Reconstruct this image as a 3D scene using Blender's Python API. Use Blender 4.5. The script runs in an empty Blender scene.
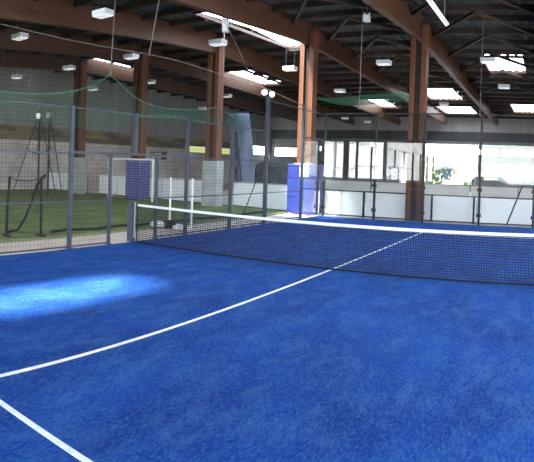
import bpy, bmesh, math, random
from mathutils import Vector, Matrix
random.seed(7)
sc = bpy.context.scene
COL = sc.collection
USE_PANO = True

# ---------------------------------------------------------------- materials
def mat(name, base=(.5,.5,.5), rough=.6, metal=0.0, spec=.3, emis=None, estr=0.0):
    m = bpy.data.materials.new(name); m.use_nodes = True
    b = m.node_tree.nodes['Principled BSDF']
    b.inputs['Base Color'].default_value = (*base, 1)
    b.inputs['Roughness'].default_value = rough
    b.inputs['Metallic'].default_value = metal
    b.inputs['Specular IOR Level'].default_value = spec
    if emis:
        b.inputs['Emission Color'].default_value = (*emis, 1)
        b.inputs['Emission Strength'].default_value = estr
    return m

def noise_mat(name, c1, c2, scale=(1,1,1), nscale=5.0, detail=4, rough=.7, lo=.35, hi=.65, c3=None, fine=0.0, fscale=60, bump=0.0, spec=.3):
    """two colours mixed by noise in object space, plus an optional fine grain"""
    m = mat(name, c1, rough, spec=spec); nt = m.node_tree; N = nt.nodes; L = nt.links
    b = N['Principled BSDF']
    tc = N.new('ShaderNodeTexCoord'); mp = N.new('ShaderNodeMapping'); mp.inputs['Scale'].default_value = scale
    L.new(tc.outputs['Object'], mp.inputs['Vector'])
    n = N.new('ShaderNodeTexNoise'); n.inputs['Scale'].default_value = nscale; n.inputs['Detail'].default_value = detail
    L.new(mp.outputs['Vector'], n.inputs['Vector'])
    r = N.new('ShaderNodeValToRGB'); r.color_ramp.elements[0].position = lo; r.color_ramp.elements[1].position = hi
    r.color_ramp.elements[0].color = (*c1, 1); r.color_ramp.elements[1].color = (*c2, 1)
    if c3:
        e = r.color_ramp.elements.new(min(.99, hi+.12)); e.color = (*c3, 1)
    L.new(n.outputs['Fac'], r.inputs['Fac'])
    out = r.outputs['Color']
    if fine or bump:
        n2 = N.new('ShaderNodeTexNoise'); n2.inputs['Scale'].default_value = fscale; n2.inputs['Detail'].default_value = 3
        L.new(tc.outputs['Object'], n2.inputs['Vector'])
    if fine:
        mr = N.new('ShaderNodeMapRange'); mr.inputs['From Min'].default_value = .3; mr.inputs['From Max'].default_value = .7
        mr.inputs['To Min'].default_value = 1-fine; mr.inputs['To Max'].default_value = 1+fine
        L.new(n2.outputs['Fac'], mr.inputs['Value'])
        mx = N.new('ShaderNodeVectorMath'); mx.operation = 'SCALE'
        L.new(out, mx.inputs[0]); L.new(mr.outputs['Result'], mx.inputs['Scale']); out = mx.outputs['Vector']
    if bump:
        bp = N.new('ShaderNodeBump'); bp.inputs['Strength'].default_value = bump; bp.inputs['Distance'].default_value = .02
        L.new(n2.outputs['Fac'], bp.inputs['Height']); L.new(bp.outputs['Normal'], b.inputs['Normal'])
    L.new(out, b.inputs['Base Color'])
    return m

def brick_mat(name, c1, c2, mortar, bw=.5, bh=.2, msize=.012, vertical='z', axis='x'):
    m = mat(name, c1, .85, spec=.15); nt = m.node_tree; N = nt.nodes; L = nt.links; b = N['Principled BSDF']
    tc = N.new('ShaderNodeTexCoord'); sp = N.new('ShaderNodeSeparateXYZ'); cb = N.new('ShaderNodeCombineXYZ')
    L.new(tc.outputs['Object'], sp.inputs[0])
    L.new(sp.outputs['X' if axis == 'x' else 'Y'], cb.inputs['X']); L.new(sp.outputs['Z'], cb.inputs['Y'])
    br = N.new('ShaderNodeTexBrick'); br.inputs['Scale'].default_value = 1
    br.inputs['Brick Width'].default_value = bw; br.inputs['Row Height'].default_value = bh
    br.inputs['Mortar Size'].default_value = msize
    br.inputs['Color1'].default_value = (*c1, 1); br.inputs['Color2'].default_value = (*c2, 1); br.inputs['Mortar'].default_value = (*mortar, 1)
    L.new(cb.outputs[0], br.inputs['Vector'])
    n = N.new('ShaderNodeTexNoise'); n.inputs['Scale'].default_value = .7; n.inputs['Detail'].default_value = 5
    L.new(tc.outputs['Object'], n.inputs['Vector'])
    mr = N.new('ShaderNodeMapRange'); mr.inputs['From Min'].default_value = .3; mr.inputs['From Max'].default_value = .7
    mr.inputs['To Min'].default_value = .7; mr.inputs['To Max'].default_value = 1.2
    L.new(n.outputs['Fac'], mr.inputs['Value'])
    mx = N.new('ShaderNodeVectorMath'); mx.operation = 'SCALE'
    L.new(br.outputs['Color'], mx.inputs[0]); L.new(mr.outputs['Result'], mx.inputs['Scale'])
    L.new(mx.outputs['Vector'], b.inputs['Base Color'])
    return m

def turf_blue():
    m = mat('blue_turf', (.01,.09,.45), .85, spec=.06); nt = m.node_tree; N = nt.nodes; L = nt.links; b = N['Principled BSDF']
    tc = N.new('ShaderNodeTexCoord')
    def noise(scale, detail, mscale=(1,1,1), rot=0, rough=.6):
        mp = N.new('ShaderNodeMapping'); mp.inputs['Scale'].default_value = mscale; mp.inputs['Rotation'].default_value = (0,0,rot)
        L.new(tc.outputs['Object'], mp.inputs['Vector'])
        n = N.new('ShaderNodeTexNoise'); n.inputs['Scale'].default_value = scale; n.inputs['Detail'].default_value = detail
        n.inputs['Roughness'].default_value = rough
        L.new(mp.outputs['Vector'], n.inputs['Vector']); return n.outputs['Fac']
    def ramp(src, a, bb):
        mr = N.new('ShaderNodeMapRange'); mr.inputs['From Min'].default_value = a; mr.inputs['From Max'].default_value = bb
        L.new(src, mr.inputs['Value']); return mr.outputs['Result']
    def mix(fac, c1, c2):
        mx = N.new('ShaderNodeMix'); mx.data_type = 'RGBA'; L.new(fac, mx.inputs['Factor'])
        for s, c in ((6, c1), (7, c2)):
            if isinstance(c, tuple): mx.inputs[s].default_value = (*c, 1)
            else: L.new(c, mx.inputs[s])
        return mx.outputs[2]
    def mul(a, k):
        mm = N.new('ShaderNodeMath'); mm.operation = 'MULTIPLY'; L.new(a, mm.inputs[0])
        if isinstance(k, float): mm.inputs[1].default_value = k
        else: L.new(k, mm.inputs[1])
        return mm.outputs[0]
    wear = ramp(noise(1.3, 6, (1,.55,1), .4), .38, .66)
    c = mix(wear, TURF_A, TURF_B)
    sand = ramp(noise(3.4, 10, (1,.4,1), .6, .85), .47, .70)
    c = mix(mul(sand, .38), c, TURF_SAND)
    grain = noise(48, 5, (1,.35,1), .6, .8)
    c = mix(mul(ramp(grain, .46, .70), .42), c, TURF_SAND)
    c = mix(mul(ramp(noise(70, 2), .45, .7), .35), c, (.003,.035,.20))
    L.new(c, b.inputs['Base Color'])
    bp = N.new('ShaderNodeBump'); bp.inputs['Strength'].default_value = .4; bp.inputs['Distance'].default_value = .01
    L.new(noise(90, 3), bp.inputs['Height']); L.new(bp.outputs['Normal'], b.inputs['Normal'])
    return m
TURF_A = (.003,.027,.195); TURF_B = (.006,.052,.29); TURF_SAND = (.11,.27,.48)

def glass_mat(name, tint=(.93,.97,.97), gain=1.9):
    m = bpy.data.materials.new(name); m.use_nodes = True; nt = m.node_tree; N = nt.nodes; L = nt.links
    for n in list(N): N.remove(n)
    o = N.new('ShaderNodeOutputMaterial'); t = N.new('ShaderNodeBsdfTransparent'); g = N.new('ShaderNodeBsdfGlossy')
    t.inputs['Color'].default_value = (*tint, 1); g.inputs['Roughness'].default_value = .0
    fr = N.new('ShaderNodeFresnel'); fr.inputs['IOR'].default_value = 1.5
    ge = N.new('ShaderNodeNewGeometry'); inv = N.new('ShaderNodeMath'); inv.operation = 'SUBTRACT'; inv.inputs[0].default_value = 1
    L.new(ge.outputs['Backfacing'], inv.inputs[1])
    m1 = N.new('ShaderNodeMath'); m1.operation = 'MULTIPLY'; L.new(fr.outputs[0], m1.inputs[0]); L.new(inv.outputs[0], m1.inputs[1])
    m2 = N.new('ShaderNodeMath'); m2.operation = 'MULTIPLY'; L.new(m1.outputs[0], m2.inputs[0]); m2.inputs[1].default_value = gain; m2.use_clamp = True
    mx = N.new('ShaderNodeMixShader'); L.new(m2.outputs[0], mx.inputs[0]); L.new(t.outputs[0], mx.inputs[1]); L.new(g.outputs[0], mx.inputs[2])
    L.new(mx.outputs[0], o.inputs['Surface'])
    return m

M = {}
M['turf'] = turf_blue()
M['line'] = noise_mat('white_line', (.78,.80,.82), (.62,.68,.75), nscale=12, fine=.08, rough=.8)
M['green'] = noise_mat('green_turf', (.085,.115,.045), (.155,.19,.08), nscale=1.2, fine=.35, fscale=40, rough=.9, bump=.4, spec=.1)
M['green_edge'] = noise_mat('pale_green_turf', (.13,.17,.08), (.19,.22,.12), nscale=3, fine=.3, fscale=50, rough=.9)
M['concrete'] = noise_mat('screed', (.44,.375,.33), (.56,.49,.44), nscale=1.4, fine=.06, fscale=30, rough=.7)
M['steel'] = noise_mat('blue_grey_steel', (.035,.046,.068), (.05,.065,.09), nscale=8, rough=.45, spec=.4)
M['black_steel'] = noise_mat('black_steel', (.012,.014,.018), (.022,.025,.03), nscale=9, rough=.5, spec=.4)
M['wire'] = mat('galvanised_wire', (.035,.04,.05), .5, .3)
M['black_net'] = mat('black_net_cord', (.012,.013,.02), .8)
M['tape'] = noise_mat('white_webbing', (.82,.84,.84), (.72,.75,.76), nscale=15, rough=.8)
def wood(name, a, b_, c):
    m = noise_mat(name, a, b_, scale=(6,.5,9), nscale=1.6, detail=6, rough=.55, lo=.3, hi=.7, fine=.12, fscale=14)
    return m
M['wood'] = noise_mat('glulam', (.048,.021,.012), (.092,.041,.023), scale=(2.5,.35,14), nscale=1.3, detail=5, rough=.5, lo=.3, hi=.7, fine=.12, fscale=9)
M['wood_col'] = noise_mat('glulam_upright', (.11,.040,.020), (.17,.067,.034), scale=(12,12,.35), nscale=1.3, detail=5, rough=.5, lo=.3, hi=.7, fine=.10, fscale=9)
M['roof'] = noise_mat('dark_roof_sheet', (.026,.027,.03), (.046,.047,.05), nscale=.8, rough=.55, spec=.4)
M['purlin'] = noise_mat('dark_purlin', (.025,.018,.015), (.045,.032,.026), nscale=2, rough=.7)
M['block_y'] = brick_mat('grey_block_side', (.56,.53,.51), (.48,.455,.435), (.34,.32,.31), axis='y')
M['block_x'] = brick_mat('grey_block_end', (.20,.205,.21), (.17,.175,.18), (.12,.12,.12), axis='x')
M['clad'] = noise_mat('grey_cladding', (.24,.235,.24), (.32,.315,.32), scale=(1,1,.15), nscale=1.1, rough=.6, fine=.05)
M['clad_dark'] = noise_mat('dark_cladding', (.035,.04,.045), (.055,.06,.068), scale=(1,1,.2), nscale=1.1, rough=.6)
M['stain'] = noise_mat('stained_band', (.10,.09,.07), (.30,.25,.13), scale=(.5,.5,2), nscale=1.2, rough=.9, lo=.4, hi=.75)
M['dado'] = noise_mat('white_board', (.84,.85,.87), (.76,.78,.81), nscale=.9, rough=.45, fine=.02)
M['pedestal'] = noise_mat('painted_concrete', (.42,.43,.44), (.30,.31,.32), nscale=2.2, rough=.8, fine=.08)
M['pad'] = noise_mat('blue_pad', (.012,.025,.17), (.02,.036,.22), nscale=3, rough=.4, spec=.5)
M['pad_dark'] = noise_mat('purple_pad', (.03,.028,.19), (.045,.04,.24), nscale=3, rough=.5)
M['white'] = noise_mat('white_paint', (.75,.76,.77), (.65,.67,.68), nscale=4, rough=.45)
M['lamp_case'] = mat('lamp_case', (.62,.64,.67), .4)
M['diffuser'] = mat('lamp_diffuser', (.85,.87,.88), .4, emis=(.93,.97,1), estr=.55)
M['globe'] = mat('floodlight_globe', (.9,.9,.9), .3, emis=(.9,.97,1), estr=6)
M['rope'] = mat('pale_cord', (.20,.20,.19), .8)
M['thin_cord'] = mat('grey_cord', (.07,.07,.07), .8)
M['green_cord'] = mat('green_cord', (.06,.26,.16), .7)
M['rubber'] = mat('black_rubber', (.012,.012,.013), .7)
M['fabric_w'] = noise_mat('white_fabric', (.88,.88,.89), (.7,.7,.72), nscale=8, rough=.9)
M['fabric_k'] = noise_mat('black_fabric', (.012,.012,.016), (.03,.03,.035), nscale=8, rough=.9)
M['skylight'] = mat('milky_skylight', (.8,.85,.9), .5, emis=(.92,.97,1.0), estr=9.0)
M['glass'] = glass_mat('court_glass', (.975,.99,.985), 3.1)
M['pane'] = glass_mat('window_glass', (.95,.98,.98), 1.2)
M['pane_yellow'] = glass_mat('yellowed_glass', (.215,.225,.15), .8)
M['pane_tinted'] = glass_mat('tinted_window_glass', (.74,.76,.77), 1.0)
M['frame'] = mat('window_frame', (.38,.40,.41), .5)
M['sheet'] = noise_mat('blue_white_sheet', (.11,.13,.19), (.19,.215,.29), scale=(1,1,.2), nscale=2.5, rough=.35)
M['grey_sheet'] = noise_mat('dark_grey_cover', (.06,.06,.065), (.10,.10,.105), nscale=1.5, rough=.6)
M['bld'] = noise_mat('pale_render', (.14,.125,.09), (.17,.155,.115), nscale=.5, rough=.9)
M['bld_roof'] = noise_mat('roof_tiles', (.03,.027,.025), (.045,.04,.035), nscale=2, rough=.9)
M['leaf'] = noise_mat('hedge_leaf', (.008,.026,.004), (.03,.06,.012), nscale=4, rough=.7, fine=.4, fscale=20)
M['tarmac'] = noise_mat('tarmac', (.075,.072,.065), (.10,.097,.09), nscale=.6, rough=.9, fine=.08)
M['car'] = mat('silver_car_paint', (.05,.055,.065), .25, .5, .6)
M['car_glass'] = mat('car_glass', (.02,.03,.035), .08, 0, .8)
M['speaker'] = mat('black_speaker', (.014,.014,.016), .6)
M['faded'] = mat('faded_vinyl', (.45,.46,.46), .6)
M['vinyl'] = mat('white_vinyl', (.80,.82,.82), .5)

# ---------------------------------------------------------------- mesh helpers
class MB:
    def __init__(s): s.v = []; s.f = []; s.mi = []
    def quad(s, a, b, c, d, mi=0):
        n = len(s.v); s.v += [tuple(a), tuple(b), tuple(c), tuple(d)]; s.f.append((n, n+1, n+2, n+3)); s.mi.append(mi)
    def box(s, x0, x1, y0, y1, z0, z1, mi=0):
        n = len(s.v)
        s.v += [(x0,y0,z0),(x1,y0,z0),(x1,y1,z0),(x0,y1,z0),(x0,y0,z1),(x1,y0,z1),(x1,y1,z1),(x0,y1,z1)]
        for f in ((0,3,2,1),(4,5,6,7),(0,1,5,4),(1,2,6,5),(2,3,7,6),(3,0,4,7)):
            s.f.append(tuple(n+i for i in f)); s.mi.append(mi)
        return s
    def bar(s, a, b, w, h=None, n=4, mi=0, up=(0,0,1)):
        """bar between two points, n-sided"""
        a = Vector(a); b = Vector(b); d = (b-a)
        if d.length < 1e-6: return s
        d.normalize(); u = Vector(up)
        if abs(d.dot(u)) > .95: u = Vector((1,0,0))
        x = d.cross(u).normalized(); y = x.cross(d).normalized()
        h = h or w; k = len(s.v)
        for p in (a, b):
            for i in range(n):
                t = 2*math.pi*(i+.5)/n; r = 1/math.cos(math.pi/n) if n == 4 else 1
                s.v.append(tuple(p + x*math.cos(t)*w*.5*r + y*math.sin(t)*h*.5*r))
        for i in range(n):
            j = (i+1) % n; s.f.append((k+i, k+j, k+n+j, k+n+i)); s.mi.append(mi)
        s.f.append(tuple(k+i for i in reversed(range(n)))); s.f.append(tuple(k+n+i for i in range(n))); s.mi += [mi, mi]
        return s
    def tube(s, pts, r, n=6, mi=0):
        for a, b in zip(pts[:-1], pts[1:]): s.bar(a, b, 2*r, n=n, mi=mi)
        return s
    def build(s, name, m, parent=None, bevel=0, smooth=False):
        me = bpy.data.meshes.new(name); me.from_pydata(s.v, [], s.f)
        ms = m if isinstance(m, (list, tuple)) else [m]
        for q in ms: me.materials.append(M[q])
        if len(ms) > 1:
            for p, i in zip(me.polygons, s.mi): p.material_index = i
        bm = bmesh.new(); bm.from_mesh(me)
        bmesh.ops.recalc_face_normals(bm, faces=bm.faces)
        bm.to_mesh(me); bm.free()
        if smooth:
            for p in me.polygons: p.use_smooth = True
        o = bpy.data.objects.new(name, me); COL.objects.link(o)
        if parent: o.parent = parent
        if bevel:
            bv = o.modifiers.new('bevel', 'BEVEL'); bv.width = bevel; bv.segments = 2; bv.limit_method = 'ANGLE'
        return o

def tag(o, label=None, cat=None, group=None, kind=None):
    if label: o['label'] = label
    if cat: o['category'] = cat
    if group: o['group'] = group
    if kind: o['kind'] = kind
    return o
def empty(name, loc, label, cat, group=None, rz=0):
    o = bpy.data.objects.new(name, None); COL.objects.link(o); o.location = loc; o.rotation_euler = (0,0,rz)
    o.empty_display_size = .2
    return tag(o, label, cat, group)
def copy_tree(o, parent=None):
    c = o.copy(); COL.objects.link(c)
    if parent: c.parent = parent
    for ch in list(o.children): copy_tree(ch, c)
    return c
def struct(o, label, cat): return tag(o, label, cat, None, 'structure')

# ---------------------------------------------------------------- camera
C = Vector((8.9945, -9.3883, 1.8806)); yaw, pitch, roll, F, OY = .520984, -.0146034, .0329096, 551.78, -57.01
cy, sy, cp, sp = math.cos(yaw), math.sin(yaw), math.cos(pitch), math.sin(pitch)
fw = Vector((-sy*cp, cy*cp, sp)); rt = Vector((cy, sy, 0)); up = rt.cross(fw)
cr, sr = math.cos(roll), math.sin(roll)
r2 = rt*cr + up*sr; u2 = up*cr - rt*sr
cam = bpy.data.cameras.new('camera'); co = bpy.data.objects.new('camera', cam); COL.objects.link(co)
mw = Matrix(((r2.x, u2.x, -fw.x, C.x), (r2.y, u2.y, -fw.y, C.y), (r2.z, u2.z, -fw.z, C.z), (0,0,0,1)))
co.matrix_world = mw
cam.clip_start = .05; cam.clip_end = 300
if USE_PANO:
    cam.type = 'PANO'; cam.panorama_type = 'CENTRAL_CYLINDRICAL'
    cam.central_cylindrical_range_u_min = -267/F; cam.central_cylindrical_range_u_max = 267/F
    cam.central_cylindrical_range_v_min = (231+OY-462)/F; cam.central_cylindrical_range_v_max = (231+OY)/F
    cam.central_cylindrical_radius = 1.0
else:
    cam.sensor_width = 36; cam.lens = 36*520/534; cam.shift_y = -.107
sc.camera = co

# ---------------------------------------------------------------- building frame heights
def low(y): return 6.84-.062*(10.8-y) if y < 10.8 else 6.84-.026*(y-10.8)
def top(y): return low(y)+.85
def roof(y): return top(y)+.03
XW, XE, YS, YN = -19.0, 15.0, -15.0, 40.0
BX = [3.8-4.6*k for k in range(-2, 5)]           # beam lines; visible columns at 3.8 .. -14.6

# floor
struct(MB().box(XW-.3, XE+.3, YS-.3, YN+.3, -.25, -.02).build('floor', 'concrete'), 'pale concrete floor strip around the courts', 'floor')
# blue court with its lines in the same carpet
b = MB(); X0, X1 = .05, 10.1; YB, YF = -10.35, 10.42
b.box(X0, X1, YB, YF, -.02, .0, 0)
def ln(x0, x1, y0, y1): b.box(x0, x1, y0, y1, -.01, .002, 1)
ln(X0, X1, -7.125, -7.07); ln(X0, X1, 7.03, 7.08)
ln(5.03-.028, 5.03+.028, -7.27, -7.125); ln(5.03-.028, 5.03+.028, -7.07, 7.03); ln(5.03-.028, 5.03+.028, 7.08, 7.25)
ct = b.build('court_turf', ['turf', 'line']); struct(ct, 'blue sanded court carpet with white lines', 'court')
# green pitch
g = MB(); g.box(-18.9, -1.62, -14.5, 12.0, -.02, .012); struct(g.build('football_turf', 'green'), 'green artificial turf of the small football pitch', 'turf')
g = MB(); g.box(-1.62, -1.42, -14.5, 10.6, -.02, .012); struct(g.build('turf_strip', 'green_edge'), 'pale worn green edging strip beside the concrete path', 'turf edge')

# ceiling: ribbed sheet with rectangular gaps for the skylights
SKY = [(-3.5,-1.1,6.6,14.0), (-11.2,-8.4,18.0,22.8), (-15.4,-13.9,11.3,15.8), (-5.2,-3.7,29.6,34.2), (-.2,2.4,25.2,30.0),
       (5.3,7.3,16.9,20.3), (5.6,7.6,31.0,36.0), (5.2,7.2,-3.0,1.5), (-3.6,-1.6,-4.5,0.0), (9.8,11.8,5.0,9.0), (1.0,2.8,2.2,5.8), (5.3,7.4,3.6,6.4), (-12.2,-10.2,-4.5,1.5), (-17.4,-15.6,-4,2.0), (9.6,11.6,20,25), (-.4,2.4,33,38), (9.6,11.6,13,17), (.7,1.5,-8.6,-5.6)]  # after the visible ones, roof lights added to brighten the hall; last admits sun
CLEAR = (0, len(SKY)-1)
SKY = [(round((a+19.3)/.2)*.2-19.3, round((b_+19.3)/.2)*.2-19.3, c_, d_) for a, b_, c_, d_ in SKY]
b = MB(); step = .2; x = XW-.3; k = 0
while x < XE+.3:
    x1 = x+step; z0 = .05 if k % 2 == 0 else 0; z1 = 0 if k % 2 == 0 else .05
    ys = [YS-.3, 10.8, YN+.3]; cuts = []
    for (a0, a1, b0, b1) in SKY:
        if x1 > a0+1e-3 and x < a1-1e-3: cuts.append((b0, b1)); ys += [b0, b1]
    ys = sorted(set(ys))
    for ya, yb in zip(ys[:-1], ys[1:]):
        if any(ya >= c0-1e-6 and yb <= c1+1e-6 for c0, c1 in cuts): continue
        xm = x+step*.5
        b.quad((x,ya,roof(ya)+z0), (xm,ya,roof(ya)+z0), (xm,yb,roof(yb)+z0), (x,yb,roof(yb)+z0))
        b.quad((xm,ya,roof(ya)+z0), (x1,ya,roof(ya)+z1), (x1,yb,roof(yb)+z1), (xm,yb,roof(yb)+z0))
    x = x1; k += 1
ceil = struct(b.build('ceiling', 'roof'), 'dark ribbed metal roof sheeting', 'ceiling')
yy = -14.0
while yy < 40:
    xs = [XW]                                     # trimmed where a roof light opens
    for a0, a1, b0, b1 in sorted(SKY):
        if b0-.05 < yy < b1+.05: xs += [a0-.03, a1+.03]
    xs.append(XE)
    q = MB()
    for i in range(0, len(xs), 2):
        if xs[i+1]-xs[i] > .05: q.box(xs[i], xs[i+1], yy-.06, yy+.06, top(yy)-.20, top(yy)+.02)
    q.build('purlin', 'purlin', ceil); yy += 1.65
for xb in (3.8, 8.4, -.8):
    for yk in (5.8, 9.1, 12.4, 15.7, 19.0, 22.3):
        for s in (-1, 1):
            MB().bar((xb+2.3, yk, top(yk)-.25), (xb+2.3+s*2.15, yk+3.3, top(yk+3.3)-.27), .10, .12).build('roof_brace', 'purlin', ceil)
for i, (a0, a1, b0, b1) in enumerate(SKY):
    zz = lambda y: roof(y)+.08
    q = MB(); q.quad((a0-.1,b0,zz(b0)), (a1+.1,b0,zz(b0)), (a1+.1,min(b1,10.8) if b0 < 10.8 else b1,zz(min(b1,10.8) if b0 < 10.8 else b1)), (a0-.1,min(b1,10.8) if b0 < 10.8 else b1,zz(min(b1,10.8) if b0 < 10.8 else b1)))
    if b0 < 10.8 < b1: q.quad((a0-.1,10.8,zz(10.8)), (a1+.1,10.8,zz(10.8)), (a1+.1,b1,zz(b1)), (a0-.1,b1,zz(b1)))
    struct(q.build('window_%d' % (i+1), 'pane' if i in CLEAR else 'skylight'), 'roof light between the dark purlins', 'skylight')  # the roof lights added for brightness share this label
    tr = MB()
    for (p, r_) in (((a0,b0),(a0,b1)), ((a1,b0),(a1,b1)), ((a0,b0),(a1,b0)), ((a0,b1),(a1,b1))):
        tr.bar((p[0],p[1],roof(p[1])-.06), (r_[0],r_[1],roof(r_[1])-.06), .06, .12)
    struct(tr.build('trim_%d' % (i+1), 'wood'), 'brown timber lining of the roof light', 'trim')

# ---------------------------------------------------------------- walls
NS = 12
def wall_x(name, xw, segs, openings, label, thick=.25):
    """wall in a plane x = xw; openings (y0,y1,z0,z1)"""
    b = MB(); ycut = sorted(set([YS, YN, 10.8]+[o[0] for o in openings]+[o[1] for o in openings]))
    zc = sorted(set([s[0] for s in segs]+[9.0]+[o[2] for o in openings]+[o[3] for o in openings]))
    for ya, yb in zip(ycut[:-1], ycut[1:]):
        for za, zb in zip(zc[:-1], zc[1:]):
            ym, zm = (ya+yb)/2, (za+zb)/2
            if any(o[0] < ym < o[1] and o[2] < zm < o[3] for o in openings): continue
            mi = max(i for i, s in enumerate(segs) if s[0] <= zm)
            b.box(min(xw, xw+thick), max(xw, xw+thick), ya, yb, za, min(zb, 8.3), mi) if za < 8.3 else None
    return struct(b.build(name, [s[1] for s in segs]), label, 'wall')
def wall_y(name, yw, segs, openings, label, thick=.25, ztop=8.3):
    b = MB(); xc = sorted(set([XW, XE]+[o[0] for o in openings]+[o[1] for o in openings]))
    zc = sorted(set([s[0] for s in segs]+[ztop]+[o[2] for o in openings]+[o[3] for o in openings]))
    for xa, xb in zip(xc[:-1], xc[1:]):
        for za, zb in zip(zc[:-1], zc[1:]):
            xm, zm = (xa+xb)/2, (za+zb)/2
            if zm > ztop: continue
            if any(o[0] < xm < o[1] and o[2] < zm < o[3] for o in openings): continue
            mi = max(i for i, s in enumerate(segs) if s[0] <= zm)
            b.box(xa, xb, min(yw, yw+thick), max(yw, yw+thick), za, zb, mi)
    return struct(b.build(name, [s[1] for s in segs]), label, 'wall')
WOP = [(25.9,33.2,2.78,3.38), (34.6,39.7,2.95,3.85)]
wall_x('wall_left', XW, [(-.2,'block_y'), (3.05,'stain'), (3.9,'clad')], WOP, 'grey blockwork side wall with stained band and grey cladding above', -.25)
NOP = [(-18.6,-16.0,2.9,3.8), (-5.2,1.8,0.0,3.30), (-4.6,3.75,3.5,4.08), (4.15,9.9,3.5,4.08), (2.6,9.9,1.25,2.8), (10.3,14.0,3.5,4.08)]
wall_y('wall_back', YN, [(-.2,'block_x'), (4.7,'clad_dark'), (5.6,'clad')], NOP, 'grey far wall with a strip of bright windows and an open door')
wall_x('wall_right', XE, [(-.2,'block_y'), (4.0,'clad')], [(-12,8,1.0,4.2)], 'grey side wall on the right', .25)
# wall behind the viewer: its tall windows are what the glass mirrors
SOP = [(-13.8,-9.25,.95,4.3), (-8.8,-5.55,.95,4.3), (-5.3,-2.1,.95,4.3), (-1.95,2.7,.95,4.3), (2.85,8.5,.95,4.3), (8.9,14,.4,4.3)]  # tinted pair dims the mirror image; last window is kept for light alone
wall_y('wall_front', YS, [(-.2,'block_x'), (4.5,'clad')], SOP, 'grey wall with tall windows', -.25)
wn = len(SKY)+1
def window(ax, w, o, nm, glass='pane'):
    global wn
    r = bpy.data.objects.new('window_%d' % wn, None); COL.objects.link(r); wn += 1
    struct(r, nm, 'window'); f = MB(); a0, a1, z0, z1 = o; t = .05
    nmul = max(1, round((a1-a0)/4.5)) if glass == 'pane' else 1
    def bx(p0, p1, q0, q1, d0=-.04, d1=.04, B=f):
        if ax == 'y': B.box(p0, p1, w+d0, w+d1, q0, q1)
        else: B.box(w+d0, w+d1, p0, p1, q0, q1)
    bx(a0, a1, z0, z0+t); bx(a0, a1, z1-t, z1); bx(a0, a0+t, z0+t, z1-t); bx(a1-t, a1, z0+t, z1-t)
    for i in range(1, nmul):
        xx = a0+(a1-a0)*i/nmul; bx(xx-t/2, xx+t/2, z0+t, z1-t)
    f.build('window_frame', 'frame', r)
    p = MB(); bx(a0+t, a1-t, z0+t, z1-t, -.004, .004, p); p.build('window_pane', glass if glass != 'pane_yellow' else 'pane_yellow', r)
for i, o in enumerate(WOP): window('x', XW-.12, o, 'high strip window in the side wall', 'pane' if i else 'pane_yellow')
for i, o in enumerate(NOP):
    if i != 1: window('y', YN+.12, o, 'strip window in the far wall')
for i, o in enumerate(SOP): window('y', YS-.12, o, 'tall window behind the court', 'pane_tinted' if i in (2, 4) else 'pane')
# door frame of the open far door
b = MB(); b.box(-5.3,-5.2,39.95,40.3,0,3.4); b.box(1.8,1.9,39.95,40.3,0,3.4); b.box(-5.3,1.9,39.95,40.3,3.3,3.42)
struct(b.build('door_1', 'frame'), 'open wide doorway to the bright yard', 'door')

# ---------------------------------------------------------------- beams and columns
blab = {3.8: 'brown laminated timber roof beam over the column standing at the far glass', -.8: 'brown laminated roof beam passing over the blue padded column behind the court corner',
        -5.4: 'brown laminated roof beam over the column with the bare concrete base beside the white posts', -10.0: 'brown laminated roof beam over the column behind the white goal',
        -14.6: 'brown laminated roof beam over the leftmost column'}
clab = {3.8: 'brown timber column standing on the floor behind the back glass of the court', -.8: 'brown timber column rising above the blue pad near the court corner',
        -5.4: 'brown timber column on a tall pale concrete base right of the black speaker box', -10.0: 'brown timber column rising behind the white goal frame',
        -14.6: 'leftmost dark timber column on a pale concrete base, by the turf'}
for xb in BX:
    xb = round(xb, 2)
    if xb > 9: continue
    b = MB(); ys = [-14.6, 10.8, 38.6 if xb in (3.8, -.8) else 39.9]; pts = []
    def sec(y, dz=0): return [(xb-.11,y,low(y)), (xb+.11,y,low(y)), (xb+.11,y,top(y)), (xb-.11,y,top(y))]
    ye = ys[-1]
    S = [sec(-14.6), sec(-2), sec(10.8), sec(24), sec(ye-1.8)]
    tip = [(xb-.11,ye,low(ye)), (xb+.11,ye,low(ye)), (xb+.11,ye,low(ye)+.45), (xb-.11,ye,low(ye)+.45)]
    S.append(tip)
    n0 = 0
    for s in S: b.v += s
    for i in range(len(S)-1):
        for j in range(4):
            k = (j+1) % 4; b.f.append((4*i+j, 4*i+k, 4*i+4+k, 4*i+4+j)); b.mi.append(0)
    b.f.append((3,2,1,0)); b.f.append(tuple(4*(len(S)-1)+i for i in range(4))); b.mi += [0,0]
    lab = blab.get(xb, 'brown laminated roof beam at the right end of the hall, above the far windows')
    r = empty('roof_beam', (xb, 10.8, 6.7), lab, 'roof beam', 'laminated timber roof beams')
    o = b.build('beam_body', 'wood', r); o.matrix_parent_inverse = Matrix.Translation((-xb, -10.8, -6.7))
    pl = MB()
    for s in (-1, 1): pl.box(s*.112-.004, s*.112+.004, -.45, .45, .12, .75)
    pl.build('joint_plate', 'purlin', r)
    if xb in clab:
        r = empty('timber_column', (xb, 10.8, 0), clab[xb], 'column', 'timber columns along the far side of the courts')
        zb = 0 if xb == 3.8 else 2.03
        for s in (-1, 1):
            MB().box(s*.21-.10, s*.21+.10, -.22, .22, zb, 7.35).build('column_ply', 'wood_col', r, bevel=.01)
        MB().box(-.10, .10, -.12, .12, zb, 6.70).build('column_core', 'purlin', r)
        bp = MB()
        for z in (zb+.25, zb+.5):
            for s in (-1, 1): bp.bar((s*.21, -.24, z), (s*.21, -.22, z), .05, n=6)
        bp.build('bolt', 'black_steel', r)
        if zb:
            MB().box(-.42, .40, -.25, .28, 0, 2.03).build('concrete_base', 'pedestal', r, bevel=.02)
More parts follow.
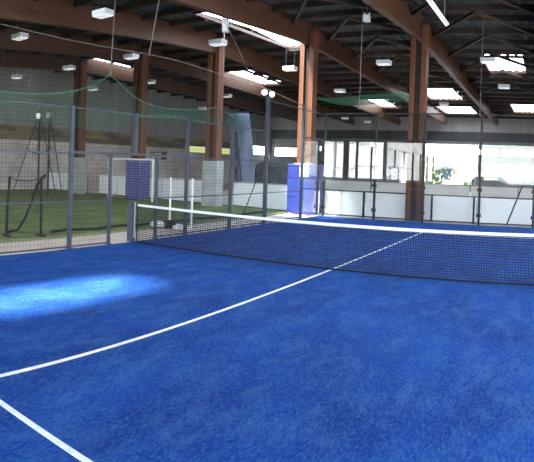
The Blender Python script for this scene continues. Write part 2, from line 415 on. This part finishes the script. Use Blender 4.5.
for xb, lab, m in ((-.8, 'bright blue protective pad wrapped round the column base near the court corner', 'pad'),
                   (-10.0, 'purple blue protective pad on the column base behind the white goal', 'pad_dark')):
    r = empty('protective_pad', (xb, 10.8, 0), lab, 'pad')
    hw = .62 if m == 'pad' else .47
    for nm, (x0, x1, y0, y1) in (('front_pad', (-hw+.02,hw-.02,-.42,-.33)), ('side_pad', (-hw,-hw+.09 if m == 'pad' else -.46,-.33,.38)), ('side_pad', (.465,hw+.015,-.33,.38))):
        MB().box(x0, x1, y0, y1, .03, 2.0).build(nm, m, r, bevel=.03)
    for z in (.7, 1.45): MB().box(-hw+.03,hw-.03,-.43,-.42,z,z+.04).build('strap', m, r)
    if m == 'pad':
        MB().box(-.05,.36,-.432,-.421,1.5,1.95).build('white_patch', 'vinyl', r)

# ---------------------------------------------------------------- white boards round the pitch
def board(x0, y0, x1, y1, h, label, grp, z0=.0):
    a = math.atan2(y1-y0, x1-x0); l = math.hypot(x1-x0, y1-y0)
    r = empty('perimeter_board', (x0, y0, 0), label, 'board', grp, a)
    MB().box(.01, l-.01, 0, .05, z0+.02, h-.05).build('board_panel', 'dado', r)
    MB().box(0, l, -.02, .07, h-.05, h).build('cap_rail', 'black_steel' if h < 1.05 else 'frame', r)
    for xx in (.02, l-.08): MB().box(xx, xx+.06, .05, .11, 0, h-.05).build('board_support', 'black_steel', r)
    MB().box(0, l, -.005, .05, 0, .045).build('foot_rail', 'black_steel', r)
    return r
G1 = 'white boards behind the glass of the blue court'
board(-.1, 11.06, 1.72, 11.06, 1.02, 'white board behind the glass, next right of the blue padded column', G1)
board(1.74, 11.06, 3.55, 11.06, 1.02, 'cream white board behind the glass, directly left of the timber column', G1)
board(4.1, 11.06, 6.12, 11.06, 1.02, 'pale blue white board behind the glass, directly right of the timber column', G1)
board(6.14, 11.06, 8.3, 11.06, 1.02, 'pale blue white board behind the glass where the black strut leans', G1)
board(8.32, 11.06, 10.6, 11.06, 1.02, 'white board behind the glass at the right edge of the picture', G1)
G2 = 'white boards along the far side of the green turf'
board(-4.85, 11.7, -1.5, 11.17, 1.12, 'white board on the far side of the turf, left of the bright blue pad', G2)
board(-9.3, 11.9, -5.9, 11.75, 1.12, 'white board behind the two white posts, right of the goal', G2)
board(-12.6, 11.95, -9.35, 11.9, 1.12, 'white board behind the goal', G2)
board(-15.2+1.1, 11.95, -12.65, 11.95, 1.12, 'white board between leftmost column base and the goal', G2)
board(-18.85, 11.95, -15.15, 11.95, 1.12, 'white board left of the leftmost column, in the corner of the turf', G2)
G3 = 'second row of white boards further back in the hall'
for i, (x0, x1, lab) in enumerate(((-7.5,-3.6,'far pale board seen beyond the dark covered heap'), (-3.5,0,'far pale board seen through the glass left of the sticker lettering'), (0.05,3.4,'far pale board below the open doorway seen through the glass'),
        (3.45,6.6,'far pale board beyond the green hedge view'), (6.65,10.4,'far pale board beneath the far right window'))):
    board(x0, 27.0, x1, 27.0, 1.05, lab, G3)
# dark stub posts in front of the boards
for x, lean, lab in ((1.74,0,'short black post in front of the white boards left of the timber column'), (4.45,0,'short black post just right of the timber column'), (6.05,0,'short black post left of the far court post by the strut')):
    r = empty('stub_post', (x, 10.86, 0), lab, 'post', 'short black posts before the white boards')
    MB().box(-.035, .035, -.03, .03, .02, 1.02).build('post_tube', 'black_steel', r); MB().box(-.07,.07,-.06,.06,0,.02).build('foot_plate', 'black_steel', r)

# ---------------------------------------------------------------- side fence (x = 0)
sf = empty('side_fence', (0, 0, 0), 'blue grey steel mesh fence along the left side of the blue court', 'fence')
def post(y, z0, z1, w=.08, m='steel', par=sf, x=0.0):
    o = MB().box(x-w/2, x+w/2, y-w/2, y+w/2, z0, z1).build('fence_post', m, par)
    MB().box(x-w/2-.004, x+w/2+.004, y-w/2-.004, y+w/2+.004, z1, z1+.012).build('post_cap', 'rubber', o)
    if z0 == 0: MB().box(x-w, x+w, y-w, y+w, 0, .012).build('foot_plate', m, o)
for y, z1, w in ((-10,3,.1), (-8,3,.1), (-6,3,.1), (-4,3,.1), (-1.9,3.03,.078), (2.05,3.03,.078), (4.15,3.0,.08), (6.2,4.15,.105), (8.85,4.1,.09)):
    post(y, 0, z1, w)
for y in (-.74, .85): post(y, 0, 2.06, .06)
post(0.05, 2.06, 3.03, .09)
def wires(y0, y1, z0, z1, par=sf, cell=.09, t=.0052, x=0.0, axis='y', m='wire', tz=None, cz=None):
    b = MB(); cz = cz or cell; n = max(1, int((y1-y0)/cell))
    for i in range(n+1):
        y = y0+(y1-y0)*i/n
        if axis == 'y': b.bar((x,y,z0), (x,y,z1), t, n=3)
        else: b.bar((y,x,z0), (y,x,z1), t, n=3)
    n = max(1, int((z1-z0)/cz))
    for i in range(n+1):
        z = z0+(z1-z0)*i/n
        if axis == 'y': b.bar((x,y0,z), (x,y1,z), t, n=3)
        else: b.bar((y0,x,z), (y1,x,z), t, n=3)
    return b.build('wire_mesh', m, par)
YP = [-10,-8,-6,-4,-2,-.78,.8,2,4.05,6.1,8.85,10.4]
for a, c in zip(YP[:-1], YP[1:]):
    if a >= 6:
        if a > 8: wires(a, c, 3.02, 4.0)
        else: wires(a, c, .05, 4.0)
    elif a == -.78: wires(a, c, 2.08, 3.0)
    else: wires(a, c, .05, 3.0)
def rail(y0, y1, z, w=.026, m='steel'): MB().box(-w/2, w/2, y0, y1, z-w/2, z+w/2).build('fence_rail', m, sf)
rail(-10, 6.1, 3.0); rail(-10, -2, 2.03); rail(-2, 2, 2.05, .05); rail(2, 6.1, 2.03); rail(6.1, 8.85, 1.9, .03)
rail(-10, -.78, 1.0); rail(.8, 8.85, 1.0); rail(6.1, 10.4, 4.0); rail(8.85, 10.4, 3.0, .03)
rail(-10, -.78, .04, .03); rail(.8, 10.4, .04, .03)
# stays on the outside of the fence
for (y, yb, z) in ((6.2, 6.9, 2.1),):
    MB().bar((-.06, y, z), (-1.2, yb-.2, .02), .035, n=6).build('stay', 'black_steel', sf)

# ---------------------------------------------------------------- back fence (y = 10.42)
YBK = 10.42
bf = empty('back_fence', (0, YBK, 0), 'black steel posts with mesh top behind the far glass of the court', 'fence')
PX = [.2, 2.3, 4.2, 6.3, 8.27, 10.2]
for x in PX:
    o = MB().box(x-.04, x+.04, .0, .09, 0, 4.02).build('fence_post', 'black_steel', bf)
    for z in (.35, 1.28, 2.05, 2.85):
        MB().box(x-.085, x+.085, -.028, .03, z-.06, z+.06).build('glass_clamp', 'black_steel', o)
MB().box(.2, 10.2, .02, .06, 3.98, 4.03).build('fence_rail', 'black_steel', bf)
MB().box(.2, 10.2, .02, .06, 3.02, 3.05).build('fence_rail', 'black_steel', bf)
for a, c in zip(PX[:-1], PX[1:]): wires(a, c, 3.06, 3.98, bf, x=.04, axis='x')
MB().bar((8.22, .10, 2.5), (7.3, .30, .02), .06, n=6).build('strut', 'black_steel', bf)
glab = ['clear glass panel at the far left corner of the court, before the blue pad', 'clear glass panel with white lettering left of the timber column', 'clear glass panel right of the timber column, hedge seen through it',
        'clear glass panel with the black strut behind it', 'clear glass panel at the right edge of the far court wall']
for i, (a, c) in enumerate(zip(PX[:-1], PX[1:])):
    gs = tag(MB().box(a+.008, c-.008, YBK-.03, YBK-.018, .03, 3.0).build('glass_screen', 'glass'), glab[i], 'glass screen', 'glass screens of the far court wall')
    if i == 1: gs1 = gs
tag(MB().box(.045, .057, 8.92, YBK-.035, .03, 3.0).build('glass_screen', 'glass'), 'clear side glass panel between the tall fence post and the court corner', 'glass screen')

# lettering on the second panel
cu = bpy.data.curves.new('box_lettering', 'FONT'); cu.body = 'box'; cu.size = .46; cu.extrude = .001
to = bpy.data.objects.new('glass_lettering_source', cu)
COL.objects.link(to); dg = bpy.context.evaluated_depsgraph_get(); me = bpy.data.meshes.new_from_object(to.evaluated_get(dg)); bpy.data.objects.remove(to)
me.materials.clear(); me.materials.append(M['vinyl'])
to = bpy.data.objects.new('lettering', me); COL.objects.link(to); to.parent = gs1; to['label'] = 'white lettering reading box'
to.location = (2.75, YBK-.034, 1.70); to.rotation_euler = (math.pi/2, 0, 0)

# ---------------------------------------------------------------- padel net
NET0, NET1 = .18, 10.05
def nz(x): return .925-.035*(1-((x-5.1)/5.0)**2)-.02
nr = empty('padel_net', (5.1, 0, 0), 'black court net with white top tape stretched across the blue court', 'net')
def inv(o): o.matrix_parent_inverse = Matrix.Translation((-5.1, 0, 0)); return o
b = MB(); n = 60
for i in range(n):
    xa = NET0+(NET1-NET0)*i/n; xb = NET0+(NET1-NET0)*(i+1)/n
    b.bar((xa,0,nz(xa)-.03), (xb,0,nz(xb)-.03), .016, .052)
inv(b.build('top_tape', 'tape', nr))
b = MB(); cell = .045
k = int((NET1-NET0)/cell)
for i in range(k+1):
    x = NET0+(NET1-NET0)*i/k; b.bar((x,0,.03), (x,0,nz(x)-.05), .0125, n=3)
k = 18
for j in range(k+1):
    for i in range(20):
        xa = NET0+(NET1-NET0)*i/20; xb = NET0+(NET1-NET0)*(i+1)/20; t = j/k
        b.bar((xa,0,.03+t*(nz(xa)-.08)), (xb,0,.03+t*(nz(xb)-.08)), .0125, n=3)
inv(b.build('netting', 'black_net', nr))
b = MB(); b.box(NET0, NET1, -.006, .006, .004, .034); inv(b.build('bottom_band', 'black_net', nr))
for xx in (NET0, NET1): inv(MB().box(xx-.013, xx+.013, -.01, .01, .02, .90).build('side_band', 'black_net', nr))
for x, lab in ((0.0, 'blue grey net post standing at the left fence'), (10.16, 'net post at the right side of the court')):
    r = empty('net_post', (x, 0, 0), lab, 'net post')
    MB().box(-.085, .085, -.06, .06, 0, .95).build('post_tube', 'steel', r, bevel=.006)
    MB().box(-.09, .09, -.065, .065, .95, .965).build('post_cap', 'steel', r)
    MB().box(.086 if x < 5 else -.11, .11 if x < 5 else -.086, -.012, .012, .1, .94).build('tension_bar', 'pedestal', r)

# ---------------------------------------------------------------- path objects: white posts and bags
for x, y, lab in ((-1.5, 3.2, 'left of the two white posts beside the fence, bags at its foot'), (-.62, 3.12, 'right of the two white posts, close behind the fence post')):
    r = empty('white_post', (x, y, 0), lab, 'post', 'two white posts beside the fence')
    MB().bar((0,0,.02), (0,0,1.43), .075, n=12).build('post_tube', 'white', r)
    MB().bar((0,0,1.43), (0,0,1.45), .085, n=12).build('post_cap', 'white', r); MB().bar((0,0,0), (0,0,.02), .2, n=12).build('foot_plate', 'white', r)
def lump(name, m, loc, sx, sy_, sz, label, cat, seed, strap=True):
    bm = bmesh.new(); bmesh.ops.create_icosphere(bm, subdivisions=3, radius=1)
    rnd = random.Random(seed); ph = [rnd.uniform(0, 6) for _ in range(6)]
    for v in bm.verts:
        c = v.co; d = 1+.12*math.sin(5*c.x+ph[0])*math.sin(4*c.y+ph[1])+.08*math.sin(9*c.z+ph[2]+3*c.x)+.05*math.sin(13*c.y+ph[3])
        v.co = Vector((c.x*sx*d, c.y*sy_*d, max(-.55, c.z*d)*sz+.55*sz))
    me = bpy.data.meshes.new(name); bm.to_mesh(me); bm.free(); me.materials.append(M[m])
    for p in me.polygons: p.use_smooth = True
    r = empty(name, loc, label, cat); o = bpy.data.objects.new('bag_body', me); COL.objects.link(o); o.parent = r
    if strap:
        t = MB(); pts = [(-.5*sx+sx*i/8, -.2*sy_, .95*sz+.5*sz*math.sin(math.pi*i/8)) for i in range(9)]
        t.tube(pts, .012).build('bag_handle', m, r)
    return r
lump('crumpled_bag', 'fabric_w', (-1.62, 2.80, 0), .24, .2, .11, 'white crumpled bag left of the foot of the white post', 'bag', 1)
lump('crumpled_bag', 'fabric_k', (-1.17, 2.86, 0), .13, .18, .14, 'black bag lying between the two white bags', 'bag', 2)
lump('crumpled_bag', 'fabric_w', (-.72, 2.76, 0), .27, .2, .10, 'white bag lying between the two white posts', 'bag', 3)

# ---------------------------------------------------------------- goal on the turf
r = empty('football_goal', (-9.80, 10.02, 0), 'white framed football goal in front of the white boards', 'goal')
b = MB(); b.bar((-1.50,0,0), (-1.50,0,2.0), .09, n=8); b.build('goal_post', 'white', r)
b = MB(); b.bar((1.50,0,0), (1.50,0,2.0), .09, n=8); b.build('goal_post', 'white', r)
b = MB(); b.bar((-1.54,0,2.0), (1.54,0,2.0), .09, n=8); b.build('crossbar', 'white', r)
for s in (-1, 1): MB().tube([(s*1.50,0,1.96), (s*1.50,.25,1.9), (s*1.50,.28,.05)], .02).build('back_frame', 'white', r)
b = MB()
for i in range(26):
    x = -1.5+.12*i; b.tube([(x,.02,1.96), (x,.24,1.88), (x,.27,.06)], .0035, n=3)
for j in range(15):
    z = .1+.125*j; b.bar((-1.5,.265-.02*z,z), (1.5,.265-.02*z,z), .007, n=3)
b.build('goal_net', 'tape', r)

# two small black training goals beside the path
def arc_goal(x, y, rz, label):
    r = empty('training_goal', (x, y, 0), label, 'goal', None, rz)
    w = .43
    b = MB(); b.tube([(-w,0,.02), (-w+.02,.02,.7), (-w+.06,.03,1.45)], .034); b.build('upright', 'rubber', r)
    b = MB(); b.tube([(w,0,.02), (w,.02,.7), (w-.03,.02,1.42)], .034); b.build('upright', 'rubber', r)
    b = MB(); b.tube([(w-.03,.02,1.42), (w+.10,.05,1.50), (w-.1,.15,1.25), (w-.2,.3,.8), (w-.33,.42,.4), (w-.5,.5,.08), (w-.8,.5,.03)], .03); b.build('bent_rod', 'rubber', r)
    b = MB(); b.tube([(-w+.06,.03,1.45), (-.2,.04,1.36), (.15,.04,1.35), (w-.03,.02,1.42)], .010); b.build('top_cord', 'black_net', r)
    for s in (-w, w): MB().box(s-.09, s+.09, -.25, .25, 0, .035).build('foot_bar', 'rubber', r)
    b = MB()
    for i in range(15):
        xx = -w+.04+(2*w-.08)*i/14; b.bar((xx,.03,.05), (xx,.03,1.36), .005, n=3)
    for j in range(18): b.bar((-w+.03,.03,.08+.075*j), (w-.03,.03,.08+.075*j), .005, n=3)
    b.build('goal_netting', 'black_net', r)
arc_goal(-2.0, -1.68, 1.13, 'small black framed training goal with netting near the concrete path')
# low black net rope along the turf edge
b = MB(); yy = -4.0
pts = [(-1.98-.03*math.sin(i*.9), -.85+.5*i, .06+.02*math.sin(i*1.7)) for i in range(22)]
b.tube(pts, .035); tag(b.build('net_rope', 'rubber'), 'thick black rope weighting the net along the near turf edge', 'rope')

# masts with stays in the far left corner
for x, lab in ((-15.4, 'left black mast with slanting stays in the far turf corner'), (-14.5, 'right black mast with slanting stays in the far turf corner')):
    r = empty('stayed_mast', (x, 8.6, 0), lab, 'mast', 'two black masts in the turf corner')
    MB().bar((0,0,0), (0,0,4.55), .10, n=8).build('mast_pole', 'black_steel', r)
    for s in ((-2.2, -.3), (1.5, .2)):
        if x > -15 and s[0] < 0: continue
        MB().bar((0,0,4.5), (s[0]*(.66 if x > -15 else .9),s[1],0.02), .055, n=6).build('stay', 'black_steel', r)
    if x < -15: MB().tube([(-1.0,-.15,2.55), (-.5,-.1,2.25), (0,0,2.2), (.5,.05,2.3), (1,.1,2.55)], .03).build('cross_brace', 'black_steel', r)
    MB().box(-.12,.12,-.14,-.05,4.1,4.4).build('lamp_head', 'diffuser' if x < -15 else 'lamp_case', r)
# speaker
r = empty('wall_speaker', (-9.5, 11.75, 2.2), 'black box speaker on a bracket right of the goal', 'speaker')
MB().box(-.42,.42,-.2,.2,-.16,.22).build('speaker_box', 'speaker', r, bevel=.02); MB().box(-.38,.38,-.215,-.2,-.12,.18).build('speaker_grille', 'frame', r)
b = MB(); b.bar((-.1,.1,-.16), (-.1,.14,-1.1), .07); b.build('bracket', 'speaker', r)

# pale sheet and dark covered heap behind the boards
b = MB(); n = 16; m_ = 14
def shp(i, j):
    t = i/n; k = j/m_; return (-6.55+1.35*t+.35*k*k*(1-t), 14.2-.30*math.sin(t*math.pi)-.8*(1-k)**2, 4.4-4.3*k)
for i in range(n):
    for j in range(m_): b.quad(shp(i,j), shp(i+1,j), shp(i+1,j+1), shp(i,j+1))
o = b.build('hanging_sheet', 'sheet', smooth=True); bm = bmesh.new(); bm.from_mesh(o.data); bmesh.ops.remove_doubles(bm, verts=bm.verts, dist=1e-4); bm.to_mesh(o.data); bm.free()
so = o.modifiers.new('thick', 'SOLIDIFY'); so.thickness = .02
tag(o, 'pale blue white curved plastic sheet hanging beyond the turf boards', 'sheet')
bm = bmesh.new(); bmesh.ops.create_icosphere(bm, subdivisions=4, radius=1)
for v in bm.verts:
    c = v.co; d = 1+.05*math.sin(4*c.x+1)*math.sin(5*c.y)+.03*math.sin(11*c.x+3*c.z)
    z = c.z*d; v.co = Vector((math.copysign(abs(c.x)**.6, c.x)*1.6*d, c.y*1.0*d, max(0, z)**.55*2.3 if z > 0 else 0))
me = bpy.data.meshes.new('covered_heap'); bm.to_mesh(me); bm.free(); me.materials.append(M['grey_sheet'])
for p in me.polygons: p.use_smooth = True
o = bpy.data.objects.new('covered_heap', me); COL.objects.link(o); o.location = (-5.3, 17.0, 0)
tag(o, 'large heap under a dark grey cover beyond the turf boards', 'covered heap')

# ---------------------------------------------------------------- lamps
def make_lamp(label):
    r = empty('box_lamp', (0,0,0), label, 'ceiling lamp', 'white box lamps hung in rows under the roof')
    MB().box(-.27,.27,-.18,.18,-.05,.10).build('lamp_housing', 'lamp_case', r, bevel=.012)
    MB().box(-.25,.25,-.16,.16,-.07,-.05).build('diffuser', 'diffuser', r)
    for s in (-1, 1): MB().bar((s*.2,0,.11), (s*.2,0,1.0), .008).build('hanger', 'thin_cord', r)
    return r
LAMPS = [(-2.46,1.17,6,'largest white box lamp, hung in front of the upper left beam'), (-6.55,1.16,6,'white box lamp before the lit beam at the left edge'),
 (-10.21,6.34,6,'white box lamp just left of the leftmost skylight streak'), (-14.17,6.22,6,'small white box lamp over the bright left wall near the left edge'),
 (-14.72,11.85,6,'small white box lamp directly right of the leftmost column'), (-6.24,6.22,6,'white box lamp in front of the top of the column behind the goal'),
 (-1.9,5.96,6,'white box lamp at the head of the column with the bare concrete base'), (-10.13,11.64,6,'small white box lamp right of the column behind the goal'),
 (-9.7,18.06,6,'white box lamp right of the column with the bare concrete base'), (-1.9,11.25,6,'white box lamp just left of the orange lit column'),
 (-2.3,17.79,6,'white box lamp above the green net right of the orange lit column'), (2.37,10.86,6,'white box lamp between the two big right beams'),
 (6.42,10.64,6,'white box lamp beside the large right skylight'), (6.46,16.56,6,'white box lamp below the large right skylight'),
 (2.19,23.34,6,'white box lamp between far column and right beam, below a skylight'), (-7.84,32.37,6,'bright far box lamp above the fence near the corner, left one of the pair'),
 (-7.0,35.5,6,'dim far box lamp above the fence near the corner, right one of the pair'), (-14.0,21.46,5.75,'tiny far box lamp left of the column with the bare concrete base')]
proto = None
for (x, y, z, lab) in LAMPS:
    r = make_lamp(lab) if proto is None else copy_tree(proto)
    if proto is None: proto = r
    r['label'] = lab; r.location = (x, y, z)
    r.rotation_euler = (0, 0, 0)
    hz = top(y)-z-.1
    for ch in r.children:
        if ch.name.startswith('hanger'): ch.scale = (1, 1, 1); ch.location = (0, 0, 0); ch.scale.z = max(.3, hz/1.0)
# long tube lamp
r = empty('tube_lamp', (5.8, 4.2, 6.05), 'long white tube lamp slanting across the upper right roof', 'ceiling lamp')
MB().box(-.06,.06,-2.2,1.75,-.01,.05).build('lamp_tray', 'lamp_case', r); MB().bar((0,-2.15,-.03), (0,1.7,-.03), .045, n=8).build('lamp_tube', 'diffuser', r)
for hy, hl in ((-1.5, .75), (1.4, .95)): MB().bar((0,hy,.05), (0,hy,hl), .015).build('hanger', 'thin_cord', r)
# junction box with prongs
r = empty('hanging_hoist', (2.83, 7.5, 6.8), 'small grey hoist with two prongs hanging from the roof near the upper middle', 'hoist')
MB().box(-.10,.10,-.10,.10,-.12,.08).build('hoist_case', 'lamp_case', r, bevel=.01)
for s in (-1, 1): MB().box(s*.085-.02, s*.085+.02, -.02,.02,.08,.17).build('prong', 'lamp_case', r)
MB().bar((0,0,.08), (0,0,.5), .02).build('hanger', 'rope', r)
# blue-white hanging panel
r = empty('hanging_lamp', (-1.5, 5.8, 6.55), 'small pale blue box lamp hanging upright under the bright skylight', 'ceiling lamp')
MB().box(-.10,.10,-.06,.06,-.28,.30).build('lamp_housing', 'lamp_case', r, bevel=.01); MB().box(-.08,.08,-.075,-.06,-.24,.26).build('diffuser', 'diffuser', r)
MB().bar((0,0,.3), (0,0,.95), .02).build('hanger', 'rope', r)
for x, y, lab in ((-.1,6.12,'left one of two small round lights on the tall corner fence post'), (-.1,6.62,'right one of two small round lights by the tall corner fence post')):
    bm = bmesh.new(); bmesh.ops.create_icosphere(bm, subdivisions=3, radius=.09); me = bpy.data.meshes.new('globe_light'); bm.to_mesh(me); bm.free(); me.materials.append(M['globe'])
    r = empty('round_light', (x, y, 4.27), lab, 'light', 'two round lights on the fence')
    o = bpy.data.objects.new('light_globe', me); COL.objects.link(o); o.parent = r
    MB().bar((0,0,-.09), (0,0,-.16), .06, n=8).build('lamp_socket', 'black_steel', r)
    if y > 6.3: MB().bar((0,0,-.13), (0,-.5,-.13), .03).build('arm', 'black_steel', r)

# ---------------------------------------------------------------- cables and nets
nt_ = empty('barrier_net', (-.2, 0, 4.5), 'dark fine barrier net hanging from a cable above the left fence', 'net')
def nbuild(b, name, m): o = b.build(name, m, nt_); o.matrix_parent_inverse = Matrix.Translation((.2, 0, -4.5)); return o
def cz_(y): return 4.5+.05*math.sin(y*.9)
b = MB(); b.tube([(-.2, -8+.5*i, cz_(-8+.5*i)) for i in range(29)], .007); b.bar((-.2,6,cz_(6)), (-.12,10.4,4.05), .02); nbuild(b, 'top_cable', 'rope')
b = MB(); y = -8
while y < 6: b.bar((-.2,y,3.0), (-.2,y,cz_(y)), .0048, n=3); y += .095
for j in range(15):
    z = 3.05+.095*j; b.bar((-.2,-8,z), (-.2,6,z), .0048, n=3)
nbuild(b, 'netting', 'black_net')
b = MB(); b.bar((-.2,.66,4.5), (-.2,1.25,7.2), .028, n=6); nbuild(b, 'hanger_rod', 'rope')
r = empty('hanger_rod', (-2.96, 2.0, 4.5), 'thin pale rod holding up the peak of the green net', 'rod')
MB().bar((0,0,0), (.05,.12,2.9), .03, n=6).build('rod', 'rope', r); MB().bar((0,0,-.05), (0,0,.05), .07, n=8).build('hook', 'rope', r)
# green ceiling net over the pitch
def netz(x, y):
    z = 3.6+.9*math.exp(-math.hypot(x+2.96, (y-2.0))/.95)
    for px, py in ((-9.0,2.0), (-14,6), (-2.6,7.6), (-7,9.0)): z += .55*math.exp(-math.hypot(x-px, y-py)/1.1)
    return z+.04*math.sin(x*1.7)*math.sin(y*1.3)
def netgrid(x0, x1, y0, y1, cell, t, fz, name, label):
    b = MB(); nx = int((x1-x0)/cell); ny = int((y1-y0)/cell); st = 3
    for i in range(nx+1):
        x = x0+i*cell
        for j in range(0, ny, st):
            ya = y0+j*cell; yb = y0+min(ny, j+st)*cell; b.bar((x,ya,fz(x,ya)), (x,yb,fz(x,yb)), t, n=3)
    for j in range(ny+1):
        y = y0+j*cell
        for i in range(0, nx, st):
            xa = x0+i*cell; xb = x0+min(nx, i+st)*cell; b.bar((xa,y,fz(xa,y)), (xb,y,fz(xb,y)), t, n=3)
    for p, q in (((x0,y0),(x1,y0)), ((x0,y0),(x0,y1)), ((x1,y0),(x1,y1)), ((x0,y1),(x1,y1))):
        for i in range(40):
            a = (p[0]+(q[0]-p[0])*i/40, p[1]+(q[1]-p[1])*i/40); c = (p[0]+(q[0]-p[0])*(i+1)/40, p[1]+(q[1]-p[1])*(i+1)/40)
            b.bar((*a, fz(*a)), (*c, fz(*c)), .018, n=4)
    return tag(b.build(name, 'green_cord'), label, 'net')
netgrid(-12.8, -2.9, -5.5, 10.1, .27, .004, netz, 'ceiling_net', 'green sagging ceiling net with one pulled up peak above the football turf')
netgrid(-4.9, .6, 20.0, 24.0, .22, .02, lambda x, y: 6.05+.12*math.cos(x*.8)+.02*(y-20), 'ceiling_net', 'green flat net hung high beyond the glass wall, between the columns')
# thin vertical cords
for x, y, z0, lab in ((-3.2,8.2,3.2,'thin pale cord hanging left of the orange lit column'), (2.66,7.55,3.9,'thin pale cord hanging below the small hoist'), (6.25,10.2,4.0,'thin pale cord hanging to the far fence under the large right skylight')):
    r = empty('plumb_line', (x, y, z0), lab, 'cord'); b = MB(); b.bar((0,0,0), (0,0,top(y)-z0), .016, n=4); b.build('cord', 'rope', r); MB().bar((0,0,-.06), (0,0,0), .05, n=6).build('weight', 'rope', r)
for pts, lab in (([(-1.2,4.8,6.9), (-.7,5.4,5.6), (-.33,6.0,4.3)], 'slanting pale cord running from the skylight down to the tall corner fence post'),):
    b = MB(); b.tube(pts, .010); tag(b.build('stay_cord', 'rope'), lab, 'cord')

# ---------------------------------------------------------------- outside
struct(MB().box(-80, 80, YN+.25, 120, -.3, -.05).build('yard_ground', 'tarmac'), 'tarmac yard outside the far door', 'ground')
struct(MB().box(-80, 80, -80, YS-.25, -.3, -.05).build('yard_ground', 'tarmac'), 'tarmac yard behind', 'ground')
r = empty('yard_building', (-4, 66, -.05), 'pale rendered building with a low gable roof seen across the yard', 'building')
b = MB(); b.box(-9, 9, 0, 10, 0, 4.2); n = len(b.v); b.build('wall', 'bld', r)
b = MB(); n = len(b.v); b.v += [(-10,-.8,3.9), (10,-.8,3.0), (10,10.5,3.0), (-10,10.5,3.9), (-10,-.8,6.6), (10,-.8,3.3), (10,10.5,3.3), (-10,10.5,6.6)]
for f in ((0,3,2,1),(4,5,6,7),(0,1,5,4),(1,2,6,5),(2,3,7,6),(3,0,4,7)): b.f.append(f); b.mi.append(0)
b.build('roof', 'bld_roof', r)
for x in (-6,-2,2,6): MB().box(x-.7, x+.7, -.06, .02, 1.0, 2.4).build('window', 'car_glass', r)
def hedge(x, y, sx, sy_, sz, label, seed):
    rnd = random.Random(seed); bm = bmesh.new()
    for k in range(260):
        u = Vector((rnd.gauss(0,1), rnd.gauss(0,1), rnd.gauss(0,1))).normalized()
        p = Vector((u.x*sx, u.y*sy_, max(.05, u.z*sz*.5+sz*.5))); s = rnd.uniform(.10,.22)
        m4 = Matrix.Translation(p) @ Matrix.Rotation(rnd.uniform(0,6), 4, u) @ Matrix.Diagonal((s, s*.6, s*.9, 1))
        bmesh.ops.create_icosphere(bm, subdivisions=1, radius=1, matrix=m4)
    me = bpy.data.meshes.new('hedge'); bm.to_mesh(me); bm.free(); me.materials.append(M['leaf'])
    r = empty('garden_bush', (x, y, -.05), label, 'bush'); o = bpy.data.objects.new('foliage', me); COL.objects.link(o); o.parent = r
    MB().bar((0,0,0), (0,0,sz*.6), .15, n=6).build('stem', 'bld_roof', r)
hedge(.6, 47, .9, .7, 2.75, 'green bush seen through the open far door', 5)
hedge(-4.4, 50, 1.1, .8, 2.6, 'green bush outside, seen beside the timber column', 6)
def car(x, y, rz, label, m='car'):
    r = empty('parked_car', (x, y, -.05), label, 'car', None, rz)
    prof = [(-2.2,.35),(-2.25,.85),(-2.0,1.0),(-1.55,1.62),(.35,1.66),(1.15,1.08),(2.1,.92),(2.25,.6),(2.2,.35)]
    b = MB(); n = len(prof)
    for s in (-.85, .85):
        for px, pz in prof: b.v.append((px, s*(.86 if pz > 1.2 else 1), pz))
    b.f = [tuple(range(n)), tuple(reversed(range(n, 2*n)))]+[(i, (i+1) % n, n+(i+1) % n, n+i) for i in range(n)]; b.mi = [0]*len(b.f)
    b.build('car_body', m, r, bevel=.04)
    b = MB()
    b.quad((.42,-.66,1.62), (.42,.66,1.62), (1.12,.76,1.14), (1.12,-.76,1.14)); w = b.build('windscreen', 'car_glass', r); w.location = (.02,0,.02)
    w2 = MB(); w2.quad((-1.62,-.66,1.58), (-1.62,.66,1.58), (-1.98,.74,1.1), (-1.98,-.74,1.1)); w2 = w2.build('rear_window', 'car_glass', r); w2.location = (-.02,0,.02)
    for s in (-1, 1):
        q = MB(); q.box(-1.4,.3, s*.80-.012, s*.80+.012, 1.12, 1.52); q.build('side_window', 'car_glass', r)
        for xx in (-1.4, 1.35):
            q = MB(); q.bar((xx, s*.70, .33), (xx, s*.88, .33), .64, n=18); q.build('wheel', 'rubber', r)
car(6.7, 43.6, -1.75, 'silver car parked in the yard, seen through the far right window')
# objects mirrored in the glass, standing in the yard behind
car(3.2, -22, .2, 'pale car parked outside behind the court, mirrored in the glass')
hedge(-1.2, -21, 1.2, .9, 2.4, 'green bush outside behind the court, mirrored in the glass', 9)

# ---------------------------------------------------------------- light
w = bpy.data.worlds.new('sky'); sc.world = w; w.use_nodes = True; N = w.node_tree.nodes; L = w.node_tree.links
bg = N['Background']; bg.inputs['Strength'].default_value = 15.0
tc = N.new('ShaderNodeTexCoord'); sp_ = N.new('ShaderNodeSeparateXYZ'); L.new(tc.outputs['Generated'], sp_.inputs[0])
rp = N.new('ShaderNodeValToRGB'); rp.color_ramp.elements[0].position = 0; rp.color_ramp.elements[0].color = (1,.99,.96,1)
rp.color_ramp.elements[1].position = .6; rp.color_ramp.elements[1].color = (.55,.75,1,1)
L.new(sp_.outputs['Z'], rp.inputs['Fac']); L.new(rp.outputs['Color'], bg.inputs['Color'])
su = bpy.data.lights.new('sun', 'SUN'); su.energy = 42; su.angle = math.radians(8); su.color = (1,.97,.88)
so = bpy.data.objects.new('sun', su); COL.objects.link(so)
d = Vector((3.0, -4.45, 0))-Vector((1.1, -7.05, roof(-7.05)))
so.rotation_euler = d.to_track_quat('-Z', 'Y').to_euler(); so.location = (0, 0, 20)

sc.view_settings.view_transform = 'Standard'; sc.view_settings.look = 'None'
sc.view_settings.exposure = 0.0; sc.view_settings.gamma = 1; sc.view_settings.use_curve_mapping = False
